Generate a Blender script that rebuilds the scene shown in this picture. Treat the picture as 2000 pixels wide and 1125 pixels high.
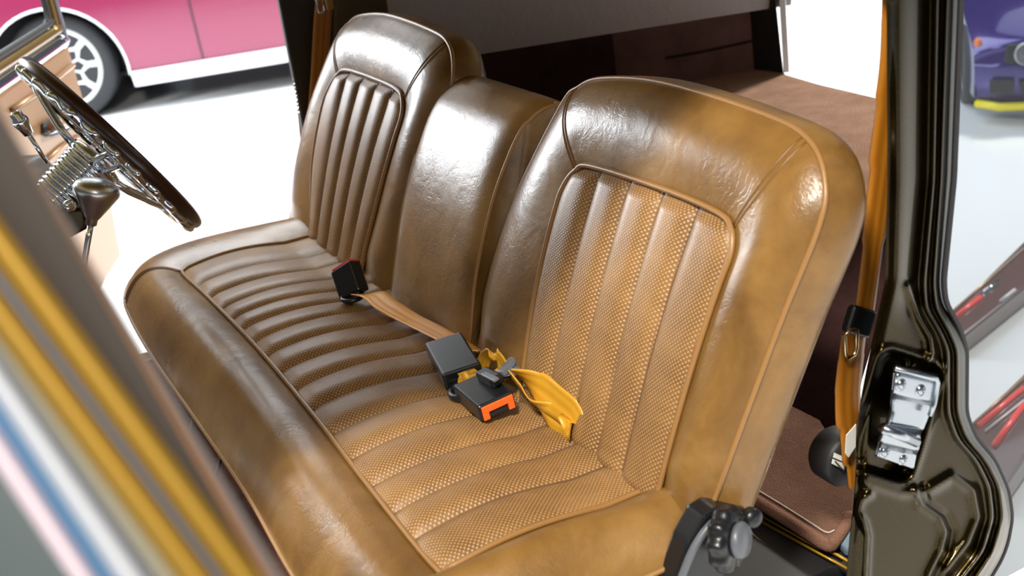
import bpy, bmesh, math, random
from mathutils import Vector, Matrix
PI = math.pi
sc = bpy.context.scene
for o in list(bpy.data.objects): bpy.data.objects.remove(o)
C = sc.collection
H = 0.82          # the hall floor is at z = 0; the seat cushion's top, the origin of the drawings below, is H above it

# ------------------------------------------------------------------ camera
RX = Vector((-0.46350668, -0.8745071, -0.14282466)); UP = Vector((0.28299618, -0.29884002, 0.91137687)); BK = Vector((-0.83968727, 0.38201043, 0.38599652))
CAM = Vector((-0.94052913, 0.04785412, 0.75987127)); FPX = 2351.45
cd = bpy.data.cameras.new('camera'); cam = bpy.data.objects.new('camera', cd); C.objects.link(cam)
cd.sensor_width = 36; cd.lens = FPX*36/2000; cd.clip_start = 0.02; cd.clip_end = 200
m = Matrix.Identity(4)
for i in range(3):
    m[i][0] = RX[i]; m[i][1] = UP[i]; m[i][2] = BK[i]; m[i][3] = CAM[i]
m[2][3] += H
cam.matrix_world = m; sc.camera = cam
cd.dof.use_dof = True; cd.dof.focus_distance = 1.7; cd.dof.aperture_fstop = 5.6

# ------------------------------------------------------------------ light and exposure
sc.view_settings.view_transform = 'Standard'; sc.view_settings.look = 'None'
sc.view_settings.gamma = 1.0; sc.view_settings.use_curve_mapping = False; sc.view_settings.exposure = -0.65
W = bpy.data.worlds.new('hall_light'); sc.world = W; W.use_nodes = True
W.node_tree.nodes['Background'].inputs[0].default_value = (0.85, 0.92, 1.0, 1)
W.node_tree.nodes['Background'].inputs[1].default_value = 0.16
def area(name, loc, aim, sx, sy, power, col):
    l = bpy.data.lights.new(name, 'AREA'); l.shape = 'RECTANGLE'; l.size = sx; l.size_y = sy; l.energy = power; l.color = col
    o = bpy.data.objects.new(name, l); C.objects.link(o); o.location = (loc[0], loc[1], loc[2]+H)
    d = Vector(aim)-Vector(loc); o.rotation_euler = d.to_track_quat('-Z', 'Y').to_euler()
    return o
COOL = (0.90, 0.95, 1.0); WARM = (1.0, 0.93, 0.82)
area('hall_light', (7.0, 1.75, 1.7), (1.2, -0.6, 0.2), 1.8, 2.0, 600, COOL)       # panel lamp added beyond the far door for highlights on the backrests
area('hall_light', (2.6, 4.2, 4.2), (0.8, -0.5, 0), 2.5, 1.0, 520, COOL)         # ceiling, ahead of the windscreen
area('hall_light', (-1.6, 1.0, 3.3), (0.3, -0.4, 0), 0.5, 0.35, 430, WARM)        # ceiling, over the open near door
area('hall_light', (2.4, -6.5, 3.6), (0.8, -1.5, 0), 1.0, 0.5, 1000, WARM)  # lamp added behind the cab to brighten the rear deck
area('hall_light', (-3.4, 0.6, 2.6), (0.3, -0.4, 0), 1.4, 1.0, 110, WARM)
area('hall_light', (7.0, -1.0, 5.0), (7.0, -1.0, -1), 7.0, 7.0, 1900, COOL)
area('hall_light', (3.5, -8.0, 5.0), (3.5, -8.0, -1), 7.0, 5.0, 420, COOL)

# ------------------------------------------------------------------ helpers
def ray(px, py):
    return RX*((px-1000)/FPX) + UP*(-(py-562.5)/FPX) - BK
def at(px, py, ax, val):          # the point of a drawing on the plane axis = val
    r = ray(px, py); t = (val-CAM[ax])/r[ax]; return CAM + r*t

def mat(name, col=(0.5,0.5,0.5), rough=0.5, metal=0.0, spec=0.5, coat=0.0, emit=None, es=1.0):
    M = bpy.data.materials.new(name); M.use_nodes = True; b = M.node_tree.nodes['Principled BSDF']
    b.inputs['Base Color'].default_value = (*col, 1); b.inputs['Roughness'].default_value = rough
    b.inputs['Metallic'].default_value = metal; b.inputs['Specular IOR Level'].default_value = spec
    b.inputs['Coat Weight'].default_value = coat; b.inputs['Coat Roughness'].default_value = 0.04
    if emit: b.inputs['Emission Color'].default_value = (*emit, 1); b.inputs['Emission Strength'].default_value = es
    return M
def nd(M, t, **kw):
    n = M.node_tree.nodes.new(t)
    for k, v in kw.items():
        if k in n.inputs: n.inputs[k].default_value = v
        else: setattr(n, k, v)
    return n
def lk(M, a, b): M.node_tree.links.new(a, b)
def bsdf(M): return M.node_tree.nodes['Principled BSDF']
def ramp(M, fac, stops):
    r = nd(M, 'ShaderNodeValToRGB'); e = r.color_ramp.elements
    while len(e) < len(stops): e.new(0.5)
    for i, (p, c) in enumerate(stops): e[i].position = p; e[i].color = (*c, 1)
    lk(M, fac, r.inputs[0]); return r.outputs[0]
def noise(M, scale, detail=4, rough=0.55, dist=0.0, vec=None):
    n = nd(M, 'ShaderNodeTexNoise'); n.inputs['Scale'].default_value = scale; n.inputs['Detail'].default_value = detail
    n.inputs['Roughness'].default_value = rough; n.inputs['Distortion'].default_value = dist
    lk(M, vec if vec else nd(M, 'ShaderNodeTexCoord').outputs['Object'], n.inputs['Vector']); return n.outputs['Fac']
def mth(M, op, a, b=None, c=None):
    n = nd(M, 'ShaderNodeMath', operation=op)
    for i, v in enumerate((a, b, c)):
        if v is None: continue
        if isinstance(v, (int, float)): n.inputs[i].default_value = v
        else: lk(M, v, n.inputs[i])
    return n.outputs[0]
def bump(M, h, strength, dist, prev=None):
    b = nd(M, 'ShaderNodeBump'); b.inputs['Strength'].default_value = strength; b.inputs['Distance'].default_value = dist
    lk(M, h, b.inputs['Height'])
    if prev: lk(M, prev, b.inputs['Normal'])
    return b.outputs[0]

def leather(name, dark, mid, light, rough=0.3):
    M = mat(name, mid, rough, spec=0.55)
    f = noise(M, 7, 6, 0.62, 0.4)
    c = ramp(M, f, [(0.3, dark), (0.5, mid), (0.72, light)]); lk(M, c, bsdf(M).inputs['Base Color'])
    tc = nd(M, 'ShaderNodeTexCoord').outputs['Object']
    nz = nd(M, 'ShaderNodeTexNoise'); nz.inputs['Scale'].default_value = 9; nz.inputs['Detail'].default_value = 5; lk(M, tc, nz.inputs['Vector'])
    mx = nd(M, 'ShaderNodeMix', data_type='VECTOR'); mx.inputs[0].default_value = 0.22; lk(M, tc, mx.inputs[4]); lk(M, nz.outputs['Color'], mx.inputs[5])
    v = nd(M, 'ShaderNodeTexVoronoi', feature='DISTANCE_TO_EDGE'); v.inputs['Scale'].default_value = 62; lk(M, mx.outputs[1], v.inputs['Vector'])
    cr = mth(M, 'MINIMUM', mth(M, 'MULTIPLY', v.outputs['Distance'], 9.0), 1.0)          # hairline creases
    msk = mth(M, 'MULTIPLY', mth(M, 'MAXIMUM', mth(M, 'SUBTRACT', noise(M, 5, 3), 0.43), 0.0), 5.0)
    crm = mth(M, 'MULTIPLY', mth(M, 'SUBTRACT', cr, 1.0), mth(M, 'MINIMUM', msk, 1.0))
    n1 = bump(M, crm, 0.16, 0.0010)
    n2 = bump(M, noise(M, 22, 3, 0.5, 0.6), 0.22, 0.005, n1)
    n3 = bump(M, noise(M, 620, 2), 0.18, 0.0008, n2)
    lk(M, n3, bsdf(M).inputs['Normal'])
    lk(M, mth(M, 'ADD', mth(M, 'MULTIPLY', noise(M, 18, 4), 0.16), rough-0.08), bsdf(M).inputs['Roughness'])
    return M
LEATHER = leather('brown_leather', (0.115,0.055,0.014), (0.198,0.103,0.027), (0.29,0.163,0.048))
def perforated(name):
    M = mat(name, (0.3,0.15,0.06), 0.38, spec=0.5)
    uv = nd(M, 'ShaderNodeUVMap').outputs[0]; s = nd(M, 'ShaderNodeSeparateXYZ'); lk(M, uv, s.inputs[0])
    p = 0.0058
    def dots(ox, oy):
        a = mth(M, 'SUBTRACT', mth(M, 'FRACT', mth(M, 'ADD', mth(M, 'DIVIDE', s.outputs[0], p), ox)), 0.5)
        b = mth(M, 'SUBTRACT', mth(M, 'FRACT', mth(M, 'ADD', mth(M, 'DIVIDE', s.outputs[1], p), oy)), 0.5)
        return mth(M, 'SQRT', mth(M, 'ADD', mth(M, 'MULTIPLY', a, a), mth(M, 'MULTIPLY', b, b)))
    d = mth(M, 'MINIMUM', dots(0, 0), dots(0.5, 0.5))
    k = nd(M, 'ShaderNodeMapRange'); k.inputs['From Min'].default_value = 0.13; k.inputs['From Max'].default_value = 0.25
    k.inputs['To Min'].default_value = 1; k.inputs['To Max'].default_value = 0; lk(M, d, k.inputs['Value'])
    base = ramp(M, noise(M, 9, 6, 0.65, 0.5), [(0.3, (0.125,0.058,0.021)), (0.5, (0.195,0.098,0.036)), (0.72, (0.28,0.150,0.056))])
    x = nd(M, 'ShaderNodeMix', data_type='RGBA'); lk(M, mth(M, 'MULTIPLY', k.outputs[0], 0.8), x.inputs[0]); lk(M, base, x.inputs[6]); x.inputs[7].default_value = (0.50,0.32,0.13,1)
    lk(M, x.outputs[2], bsdf(M).inputs['Base Color'])
    lk(M, bump(M, k.outputs[0], 0.35, 0.0009), bsdf(M).inputs['Normal'])
    return M
PERF = perforated('perforated_vinyl')
PIPING = mat('leather_piping', (0.27,0.14,0.045), 0.35)
STITCH = mat('dark_stitch_thread', (0.09,0.05,0.03), 0.6)
SEAM = mat('seam_stitching', (0.17,0.08,0.02), 0.4)
DARKP = mat('black_plastic', (0.008,0.009,0.011), 0.32)
GREYP = mat('grey_plastic', (0.10,0.11,0.13), 0.38)
def carpet(name, a, b):
    M = mat(name, a, 0.95, spec=0.05)
    lk(M, ramp(M, noise(M, 14, 5, 0.7), [(0.32, a), (0.68, b)]), bsdf(M).inputs['Base Color'])
    lk(M, bump(M, noise(M, 480, 3), 0.8, 0.004), bsdf(M).inputs['Normal']); return M
CARPET = carpet('brown_carpet', (0.30,0.175,0.12), (0.42,0.26,0.19))
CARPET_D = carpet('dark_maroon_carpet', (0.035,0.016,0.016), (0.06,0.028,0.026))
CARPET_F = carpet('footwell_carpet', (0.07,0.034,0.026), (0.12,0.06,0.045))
def paint(name, col, metal=0.75, rough=0.3):
    M = mat(name, col, rough, metal=metal, coat=1.0)
    return M
def goldpaint():
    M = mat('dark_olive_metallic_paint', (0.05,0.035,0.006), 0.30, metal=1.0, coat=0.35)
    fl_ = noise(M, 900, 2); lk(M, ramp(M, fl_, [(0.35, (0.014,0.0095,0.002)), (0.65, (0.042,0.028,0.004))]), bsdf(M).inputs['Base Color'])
    return M
OLIVE = goldpaint()
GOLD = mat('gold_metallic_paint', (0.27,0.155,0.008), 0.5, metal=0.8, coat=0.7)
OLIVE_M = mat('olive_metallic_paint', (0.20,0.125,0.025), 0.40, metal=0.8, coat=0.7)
BRONZE = mat('bronze_paint', (0.42,0.25,0.13), 0.4, metal=0.4, coat=0.4)
CHROME = mat('chrome', (0.78,0.86,0.95), 0.06, metal=1.0)
STEEL = mat('zinc_plated_steel', (0.40,0.44,0.49), 0.25, metal=1.0)
SATIN = mat('satin_aluminium', (0.58,0.60,0.60), 0.30, metal=1.0)
BLUECH = mat('blue_tinted_chrome', (0.07,0.15,0.27), 0.4, metal=0.5)
RUBBER = mat('black_rubber', (0.012,0.012,0.014), 0.55)
SLATE = mat('slate_rubber_seal', (0.07,0.075,0.09), 0.6)
WHITEM = mat('pale_glossy_trim', (0.72,0.74,0.78), 0.35)
RIMM = mat('dark_wood_rim', (0.035,0.013,0.009), 0.3, coat=0.3)
RED = mat('red_plastic', (0.85,0.055,0.05), 0.4)
ORANGE = mat('orange_plastic', (0.95,0.13,0.02), 0.4)
def webbing(name, a, b):
    M = mat(name, a, 0.38, spec=0.5)
    uv = nd(M, 'ShaderNodeUVMap').outputs[0]; s = nd(M, 'ShaderNodeSeparateXYZ'); lk(M, uv, s.inputs[0])
    w = mth(M, 'SINE', mth(M, 'MULTIPLY', s.outputs[0], 2*PI*3)); w2 = mth(M, 'SINE', mth(M, 'MULTIPLY', s.outputs[1], 2*PI*700))
    lk(M, ramp(M, mth(M, 'MULTIPLY_ADD', w, 0.5, 0.5), [(0.0, a), (1.0, b)]), bsdf(M).inputs['Base Color'])
    lk(M, bump(M, mth(M, 'ADD', w, mth(M, 'MULTIPLY', w2, 0.3)), 0.3, 0.0006), bsdf(M).inputs['Normal']); return M
STRAP = webbing('golden_webbing', (0.50,0.25,0.015), (0.58,0.31,0.025))
STRAP_A = webbing('amber_webbing', (0.75,0.32,0.035), (0.85,0.40,0.06))
STRAP_O = webbing('orange_webbing', (0.30,0.10,0.006), (0.38,0.145,0.011))

def link(name, me, M=None, parent=None, smooth=True):
    o = bpy.data.objects.new(name, me); C.objects.link(o)
    if M: me.materials.append(M)
    if smooth: me.polygons.foreach_set('use_smooth', [True]*len(me.polygons))
    if parent: o.parent = parent
    return o
def raw(name, verts, faces, M, parent=None, smooth=False, uvs=None):
    me = bpy.data.meshes.new(name); me.from_pydata([tuple(v) for v in verts], [], faces); me.update()
    if uvs:
        l = me.uv_layers.new(name='UVMap')
        for lp in me.loops: l.data[lp.index].uv = uvs[lp.vertex_index]
    return link(name, me, M, parent, smooth)
def tidy(o):
    bm = bmesh.new(); bm.from_mesh(o.data); bmesh.ops.recalc_face_normals(bm, faces=bm.faces); bm.to_mesh(o.data); bm.free(); return o
def grid(name, nu, nv, fn, M, parent=None, closeu=False, closev=False, uvf=None):
    V = []; U = []
    for j in range(nv):
        for i in range(nu):
            p = fn(i/(nu if closeu else nu-1), j/(nv if closev else nv-1)); V.append(p)
            if uvf: U.append(uvf(i/(nu-1), j/(nv-1), p))
    F = []
    for j in range(nv if closev else nv-1):
        for i in range(nu if closeu else nu-1):
            i2 = (i+1) % nu; j2 = (j+1) % nv
            F.append((j*nu+i, j*nu+i2, j2*nu+i2, j2*nu+i))
    return raw(name, V, F, M, parent, True, U if uvf else None)
def tube_bits(pts, r, n=10, closed=False, caps=True):
    pts = [Vector(p) for p in pts]; V = []; F = []; N = len(pts); prev = None
    for i, p in enumerate(pts):
        a = pts[(i-1) % N] if (closed or i > 0) else p; b = pts[(i+1) % N] if (closed or i < N-1) else p
        t = (b-a); t = t.normalized() if t.length > 1e-9 else Vector((0,0,1))
        if prev is None: u = t.cross(Vector((0,0,1)) if abs(t.z) < 0.9 else Vector((1,0,0))).normalized()
        else: u = (prev - t*prev.dot(t)); u = u.normalized() if u.length > 1e-6 else t.orthogonal().normalized()
        prev = u; w = t.cross(u); rr = r[i] if isinstance(r, (list, tuple)) else r
        for k in range(n): V.append(p + (u*math.cos(2*PI*k/n) + w*math.sin(2*PI*k/n))*rr)
    for i in range(N if closed else N-1):
        j = (i+1) % N
        for k in range(n): F.append((i*n+k, i*n+(k+1) % n, j*n+(k+1) % n, j*n+k))
    if caps and not closed: F.append(tuple(range(n-1, -1, -1))); F.append(tuple(range((N-1)*n, N*n)))
    return V, F
def tube(name, pts, r, M, parent=None, n=10, closed=False):
    V, F = tube_bits(pts, r, n, closed); return raw(name, V, F, M, parent, True)
def smoothpts(P, n=8, closed=False):
    P = [Vector(p) for p in P]; out = []; N = len(P)
    for i in range(N if closed else N-1):
        g = lambda k: P[k % N] if closed else P[max(0, min(N-1, k))]
        a, b, c, d = g(i-1), g(i), g(i+1), g(i+2)
        for k in range(n):
            t = k/n; out.append(0.5*((2*b) + (c-a)*t + (2*a-5*b+4*c-d)*t*t + (3*b-a-3*c+d)*t**3))
    if not closed: out.append(P[-1])
    return out
def resample(P, n, closed=False):
    P = [Vector(p) for p in P]
    if closed: P = P + [P[0]]
    L = [0]
    for a, b in zip(P, P[1:]): L.append(L[-1] + (b-a).length)
    out = []; j = 0; m_ = n if closed else n-1
    for i in range(n):
        s = L[-1]*i/m_
        while j < len(P)-2 and L[j+1] < s: j += 1
        t = (s-L[j])/max(1e-9, L[j+1]-L[j]); out.append(P[j].lerp(P[j+1], min(1, max(0, t))))
    return out
def box(name, size, M, parent=None, loc=(0,0,0), basis=None, bev=0.003, seg=2, taper=1.0):
    bm = bmesh.new(); bmesh.ops.create_cube(bm, size=1.0)
    for v in bm.verts:
        k = taper if v.co.y > 0 else 1.0
        v.co = Vector((v.co.x*size[0]*k, v.co.y*size[1], v.co.z*size[2]))
    if bev: bmesh.ops.bevel(bm, geom=bm.edges[:], offset=bev, segments=seg, affect='EDGES', profile=0.5)
    T = Matrix.Translation(Vector(loc)) @ (basis.to_4x4() if basis else Matrix.Identity(4))
    bmesh.ops.transform(bm, matrix=T, verts=bm.verts)
    me = bpy.data.meshes.new(name); bm.to_mesh(me); bm.free()
    return link(name, me, M, parent, False)
def prism(name, poly, d, M, parent=None, bev=0.0, seg=2, smooth=False):      # polygon of points pushed along the vector d
    bm = bmesh.new(); vs = [bm.verts.new(Vector(p)) for p in poly]; f = bm.faces.new(vs)
    r = bmesh.ops.extrude_face_region(bm, geom=[f]); nv = [g for g in r['geom'] if isinstance(g, bmesh.types.BMVert)]
    bmesh.ops.translate(bm, verts=nv, vec=Vector(d)); bmesh.ops.recalc_face_normals(bm, faces=bm.faces)
    if bev: bmesh.ops.bevel(bm, geom=bm.edges[:], offset=bev, segments=seg, affect='EDGES', profile=0.5)
    me = bpy.data.meshes.new(name); bm.to_mesh(me); bm.free(); return link(name, me, M, parent, smooth)
def lathe(name, prof, M, parent=None, loc=(0,0,0), basis=None, n=36, flute=None):
    V = []; F = []; B = basis if basis else Matrix.Identity(3)
    for (r, z) in prof:
        for k in range(n):
            a = 2*PI*k/n; rr = r*(flute(a, z) if flute else 1); V.append(Vector(loc) + B @ Vector((rr*math.cos(a), rr*math.sin(a), z)))
    for i in range(len(prof)-1):
        for k in range(n): F.append((i*n+k, i*n+(k+1) % n, (i+1)*n+(k+1) % n, (i+1)*n+k))
    F.append(tuple(range(n-1, -1, -1))); F.append(tuple(range((len(prof)-1)*n, len(prof)*n)))
    o = raw(name, V, F, M, parent, False)
    o.data.polygons.foreach_set('use_smooth', [i < len(F)-2 for i in range(len(F))]); return o
def axes(zdir, xdir=(1,0,0)):
    z = Vector(zdir).normalized(); x = Vector(xdir)
    if z.cross(x).length < 0.02: x = Vector((0,0,1))
    x = (x - z*x.dot(z)).normalized(); y = z.cross(x)
    return Matrix((x, y, z)).transposed()
def ribbon(name, path, width, M, parent=None, thick=0.0016, nw=7, sub=8, curl=0.0):
    # path: list of (point, across direction); a strap of the given width and thickness
    P = smoothpts([p for p, a in path], sub); A = smoothpts([Vector(a).normalized() for p, a in path], sub)
    V = []; U = []; n = len(P); L = 0
    for i in range(n):
        t = (P[min(n-1, i+1)] - P[max(0, i-1)]).normalized(); a = A[i]; a = (a - t*a.dot(t)).normalized(); nn = t.cross(a)
        if i: L += (P[i]-P[i-1]).length
        wd = width[min(len(width)-1, i//sub)] if isinstance(width, list) else width
        for side in (1, -1):
            for k in range(nw):
                q = k/(nw-1)-0.5; V.append(P[i] + a*wd*q + nn*(side*thick/2 + curl*(1-4*q*q))); U.append((q+0.5, L))
    F = []; m2 = 2*nw
    for i in range(n-1):
        for k in range(nw-1):
            F.append((i*m2+k, i*m2+k+1, (i+1)*m2+k+1, (i+1)*m2+k)); F.append((i*m2+nw+k+1, i*m2+nw+k, (i+1)*m2+nw+k, (i+1)*m2+nw+k+1))
        F.append((i*m2, (i+1)*m2, (i+1)*m2+nw, i*m2+nw)); F.append((i*m2+nw-1, i*m2+2*nw-1, (i+1)*m2+2*nw-1, (i+1)*m2+nw-1))
    return raw(name, V, F, M, parent, True, U)
def joinbits(name, bits, M, parent=None, smooth=True):
    V = []; F = []
    for v, f in bits:
        k = len(V); V += v; F += [tuple(i+k for i in q) for q in f]
    return raw(name, V, F, M, parent, smooth)
def thing(name, label, cat, loc, group=None):
    o = bpy.data.objects.new(name, None); o.empty_display_size = 0.05; C.objects.link(o); o.location = loc
    o['label'] = label; o['category'] = cat
    if group: o['group'] = group
    return o
def settle():           # parts were drawn in place: keep them there under things whose origin stands elsewhere
    bpy.context.view_layer.update()
    for o in bpy.data.objects:
        if o.parent and o.get('_placed') is None:
            o.matrix_parent_inverse = o.parent.matrix_world.inverted() if not o.parent.parent else Matrix.Identity(4)
def lin(a, b, t): return a+(b-a)*t

# ------------------------------------------------------------------ the hall
FLOORM = mat('white_epoxy_floor', (0.86,0.88,0.90), 0.22, spec=0.5)
lk(FLOORM, mth(FLOORM, 'ADD', mth(FLOORM, 'MULTIPLY', noise(FLOORM, 0.8, 4), 0.12), 0.14), bsdf(FLOORM).inputs['Roughness'])
fl = raw('floor', [(-16,-22,-H),(24,-22,-H),(24,16,-H),(-16,16,-H)], [(0,1,2,3)], FLOORM); fl['kind'] = 'structure'
WALLM = mat('hall_wall_paint', (0.6,0.62,0.66), 0.7)
for nm, a, b in (('wall_far', (24,-22), (24,16)), ('wall_rear', (-16,-22), (24,-22))):
    w = tidy(prism(nm, [(a[0],a[1],-H),(b[0],b[1],-H),(b[0],b[1],5.5),(a[0],a[1],5.5)], (0.2,0,0) if a[0]==b[0] else (0,-0.2,0), WALLM)); w['kind'] = 'structure'
bpy.data.objects['wall_rear'].name = 'wall_rear'

# ------------------------------------------------------------------ the truck's body
body = thing('truck_body', 'dark olive metallic truck cab standing open around the brown seat, with carpeted rear', 'vehicle', (0.7,-0.6,-H))
XN = -0.05
# door pillar: heights drawn on the pillar's face, pushed in and out
Lp = [(-40,1728),(0,1731),(350,1733),(550,1728),(678,1700),(780,1680),(857,1671),(928,1670),(1000,1664),(1060,1657),(1125,1652),(1180,1648)]
Rp = [(-40,1881),(0,1880),(350,1866),(550,1846),(591,1850),(637,1876),(683,1890),(806,1889),(852,1906),(898,1945),(959,1972),(1010,1979),(1060,1970),(1092,1958),(1125,1938),(1180,1905)]
B1 = [(-40,1832),(0,1830),(350,1824),(550,1806),(600,1808),(647,1836),(683,1852),(806,1852),(857,1869),(898,1906),(949,1931),(1010,1938),(1077,1918),(1125,1880),(1180,1840)]
B2 = [(-40,1853),(0,1850),(350,1838),(550,1824),(600,1828),(647,1854),(683,1870),(806,1870),(857,1888),(898,1925),(949,1951),(1010,1958),(1077,1939),(1125,1908),(1180,1870)]
B3 = [(560,1770),(627,1795),(660,1815),(685,1822),(710,1815)]
def interp(T, y):
    if y <= T[0][0]: return T[0][1]
    for (a, u), (b, v) in zip(T, T[1:]):
        if y <= b:
            t = (y-a)/(b-a); return u + (v-u)*t
    return T[-1][1]
def sm(T):       # soften a traced edge
    return [(y, sum(interp(T, y+d)*w for d, w in ((-16,1),(-8,2),(0,3),(8,2),(16,1)))/9) for y in range(-40, 1181, 6)]
Lp, Rp, B1, B2 = sm(Lp), sm(Rp), sm(B1), sm(B2)
def gauss(d, s): return math.exp(-(d/s)**2)
def rr_sdf(x, y, cx, cy, hx, hy, r, ang):
    c, s = math.cos(ang), math.sin(ang); dx, dy = x-cx, y-cy; u, v = abs(dx*c+dy*s)-hx+r, abs(-dx*s+dy*c)-hy+r
    return math.hypot(max(u,0), max(v,0)) + min(max(u,v),0) - r
def seg_d(x, y, a, b):
    ax, ay = a; bx, by = b; t = max(0, min(1, ((x-ax)*(bx-ax)+(y-ay)*(by-ay))/((bx-ax)**2+(by-ay)**2)))
    return math.hypot(x-ax-(bx-ax)*t, y-ay-(by-ay)*t)
def poly_d(x, y, P): return min(seg_d(x, y, a, b) for a, b in zip(P, P[1:]))
def sstep(a, b, x): t = max(0, min(1, (x-a)/(b-a))); return t*t*(3-2*t)
LOWER = [(1790,955),(1800,985),(1835,1010),(1848,1040),(1838,1080),(1815,1125),(1800,1180)]
ROD = [(1700,965),(1682,975),(1676,1000),(1688,1020),(1694,1045),(1690,1125),(1688,1180)]
def pheight(x, y):
    h = 0.0
    h += 0.009*gauss(x-interp(B1, y), 8) + 0.006*gauss(x-interp(B2, y), 6)
    h -= 0.006*gauss(x-(interp(B1, y)+interp(B2, y))/2, 4)
    h -= 0.010*sstep(interp(B2, y)+8, interp(Rp, y), x)
    h -= 0.012*sstep(interp(Lp, y)+26, interp(Lp, y)-2, x)
    h -= 0.014*sstep(interp(Lp, y)+20, interp(B1, y)-12, x)*(1 if y < 560 else sstep(700, 560, y))
    d = rr_sdf(x, y, 1748, 812, 66, 122, 30, 0.30)          # hinge pocket with a raised rim
    h += -0.016*sstep(2, -16, d) + 0.004*gauss(d-4, 6)
    h += 0.006*gauss(poly_d(x, y, LOWER), 10) - 0.006*gauss(poly_d(x-12, y+4, LOWER), 8)
    h += 0.007*gauss(poly_d(x, y, ROD), 7)
    h += 0.006*gauss(poly_d(x, y, [(1690,940),(1760,962),(1810,960),(1860,930),(1900,960),(1910,1010),(1890,1060),(1850,1110)]), 10)
    h += 0.008*gauss(poly_d(x, y, [(1775,560),(1795,620),(1818,660),(1822,690),(1808,715),(1780,712)]), 9)
    return h
NUp, NVp = 110, 210
def pf(u, v):
    y = -40 + v*1220; a, b = interp(Lp, y), interp(Rp, y); q = -0.07 + u*1.14
    if q < 0: k = -q/0.07; p = at(a, y, 0, XN-pheight(a, y)); return (p.x + k*0.06, p.y - k*0.066, p.z - k*0.015)
    if q > 1: p = at(b, y, 0, XN-pheight(b, y)); return (p.x + ((q-1)/0.07)*0.06, p.y - ((q-1)/0.07)*0.006, p.z)
    x = a + (b-a)*q; return at(x, y, 0, XN-pheight(x, y))
pil = grid('door_pillar', NUp, NVp, pf, OLIVE, body)
# seal bead along the pillar's outer edge
tube('pillar_seal', [at(interp(Rp, y)-3, y, 0, XN+0.012) for y in range(-40, 1180, 12)], 0.0035, RUBBER, body, 6)
# roof, its rails, far pillars, floor
RZ = 0.74
tidy(prism('roof', [(-0.03,0.62,RZ),(1.60,0.62,RZ),(1.60,-1.85,RZ),(-0.03,-1.85,RZ)], (0,0,0.045), OLIVE_M, body, 0.02, 3))
tidy(prism('upper_pillar', [(XN-0.01,-0.82,0.55),(XN-0.01,-0.90,0.55),(XN+0.02,-0.91,RZ+0.01),(XN+0.02,-0.80,RZ+0.01)], (0.07,0,0), OLIVE, body, 0.01, 2))
tidy(prism('windscreen_pillar', [(1.48,0.48,0.05),(1.48,0.54,0.05),(1.48,0.64,RZ),(1.48,0.56,RZ)], (0.06,0,0), OLIVE_M, body, 0.008, 2))
tidy(prism('windscreen_pillar', [(-0.03,0.48,0.05),(-0.03,0.54,0.05),(-0.03,0.64,RZ),(-0.03,0.56,RZ)], (0.06,0,0), OLIVE_M, body, 0.008, 2))
# far door pillar and its edge
fp = [at(x, y, 0, 1.53) for x, y in ((536,-40),(545,0),(562,90),(580,182),(600,300),(625,520),(730,520),(700,200),(680,0),(672,-40))]
tidy(prism('far_door_pillar', fp, (0.02,0,0), mat('black_trim', (0.012,0.010,0.009), 0.5), body, 0.004, 2))
tube('far_pillar_seal', [at(x, y, 0, 1.56) for x, y in ((566,95),(572,125),(579,170),(586,230),(593,300),(602,420))], 0.005, SATIN, body, 8)
for k in range(7):
    p = at(571+k*2.3, 118+k*16, 0, 1.54); lathe('pillar_clip', [(0.003,-0.004),(0.007,-0.003),(0.007,0.003),(0.003,0.004)], CHROME, body, p, axes((0.3,0.6,0)), 10)
# floor pan with carpet
tidy(prism('floor_pan', [(0.04,0.55,-0.26),(1.40,0.55,-0.26),(1.40,-1.02,-0.26),(0.27,-1.02,-0.26),(0.06,-0.86,-0.26)], (0,0,0.045), RUBBER, body))
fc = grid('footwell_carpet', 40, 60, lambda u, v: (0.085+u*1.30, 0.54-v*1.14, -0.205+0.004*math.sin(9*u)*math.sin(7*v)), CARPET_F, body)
tidy(prism('far_sill', [at(300,700,2,-0.2)+Vector((0,0.8,0)), at(300,700,2,-0.2)+Vector((0.05,0.8,0)), at(300,700,2,-0.2)+Vector((0.05,-0.45,0)), at(300,700,2,-0.2)+Vector((0,-0.45,0))], (0,0,-0.10), OLIVE, body, 0.006, 2))
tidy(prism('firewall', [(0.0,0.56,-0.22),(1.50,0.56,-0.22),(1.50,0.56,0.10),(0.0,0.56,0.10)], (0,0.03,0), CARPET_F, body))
# near sill: black step with two gold lines
def s_at(x, y, z=-0.2): return at(x, y, 2, z)
tidy(prism('door_sill', [s_at(1300,900,-0.24), s_at(1470,1004,-0.24), s_at(1665,1116,-0.24), s_at(1800,1210,-0.24), s_at(1500,1400,-0.24), s_at(1000,1250,-0.24)], (0,0,-0.05), DARKP, body, 0.003))
for (a, b, r) in (((1462,1006),(1668,1118),0.0022), ((1560,1042),(1668,1103),0.0024), ((1462,994),(1600,1072),0.0014)):
    tube('sill_trim_line', [s_at(*a, -0.208), s_at(*b, -0.208)], r, GOLD, body, 8)
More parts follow.
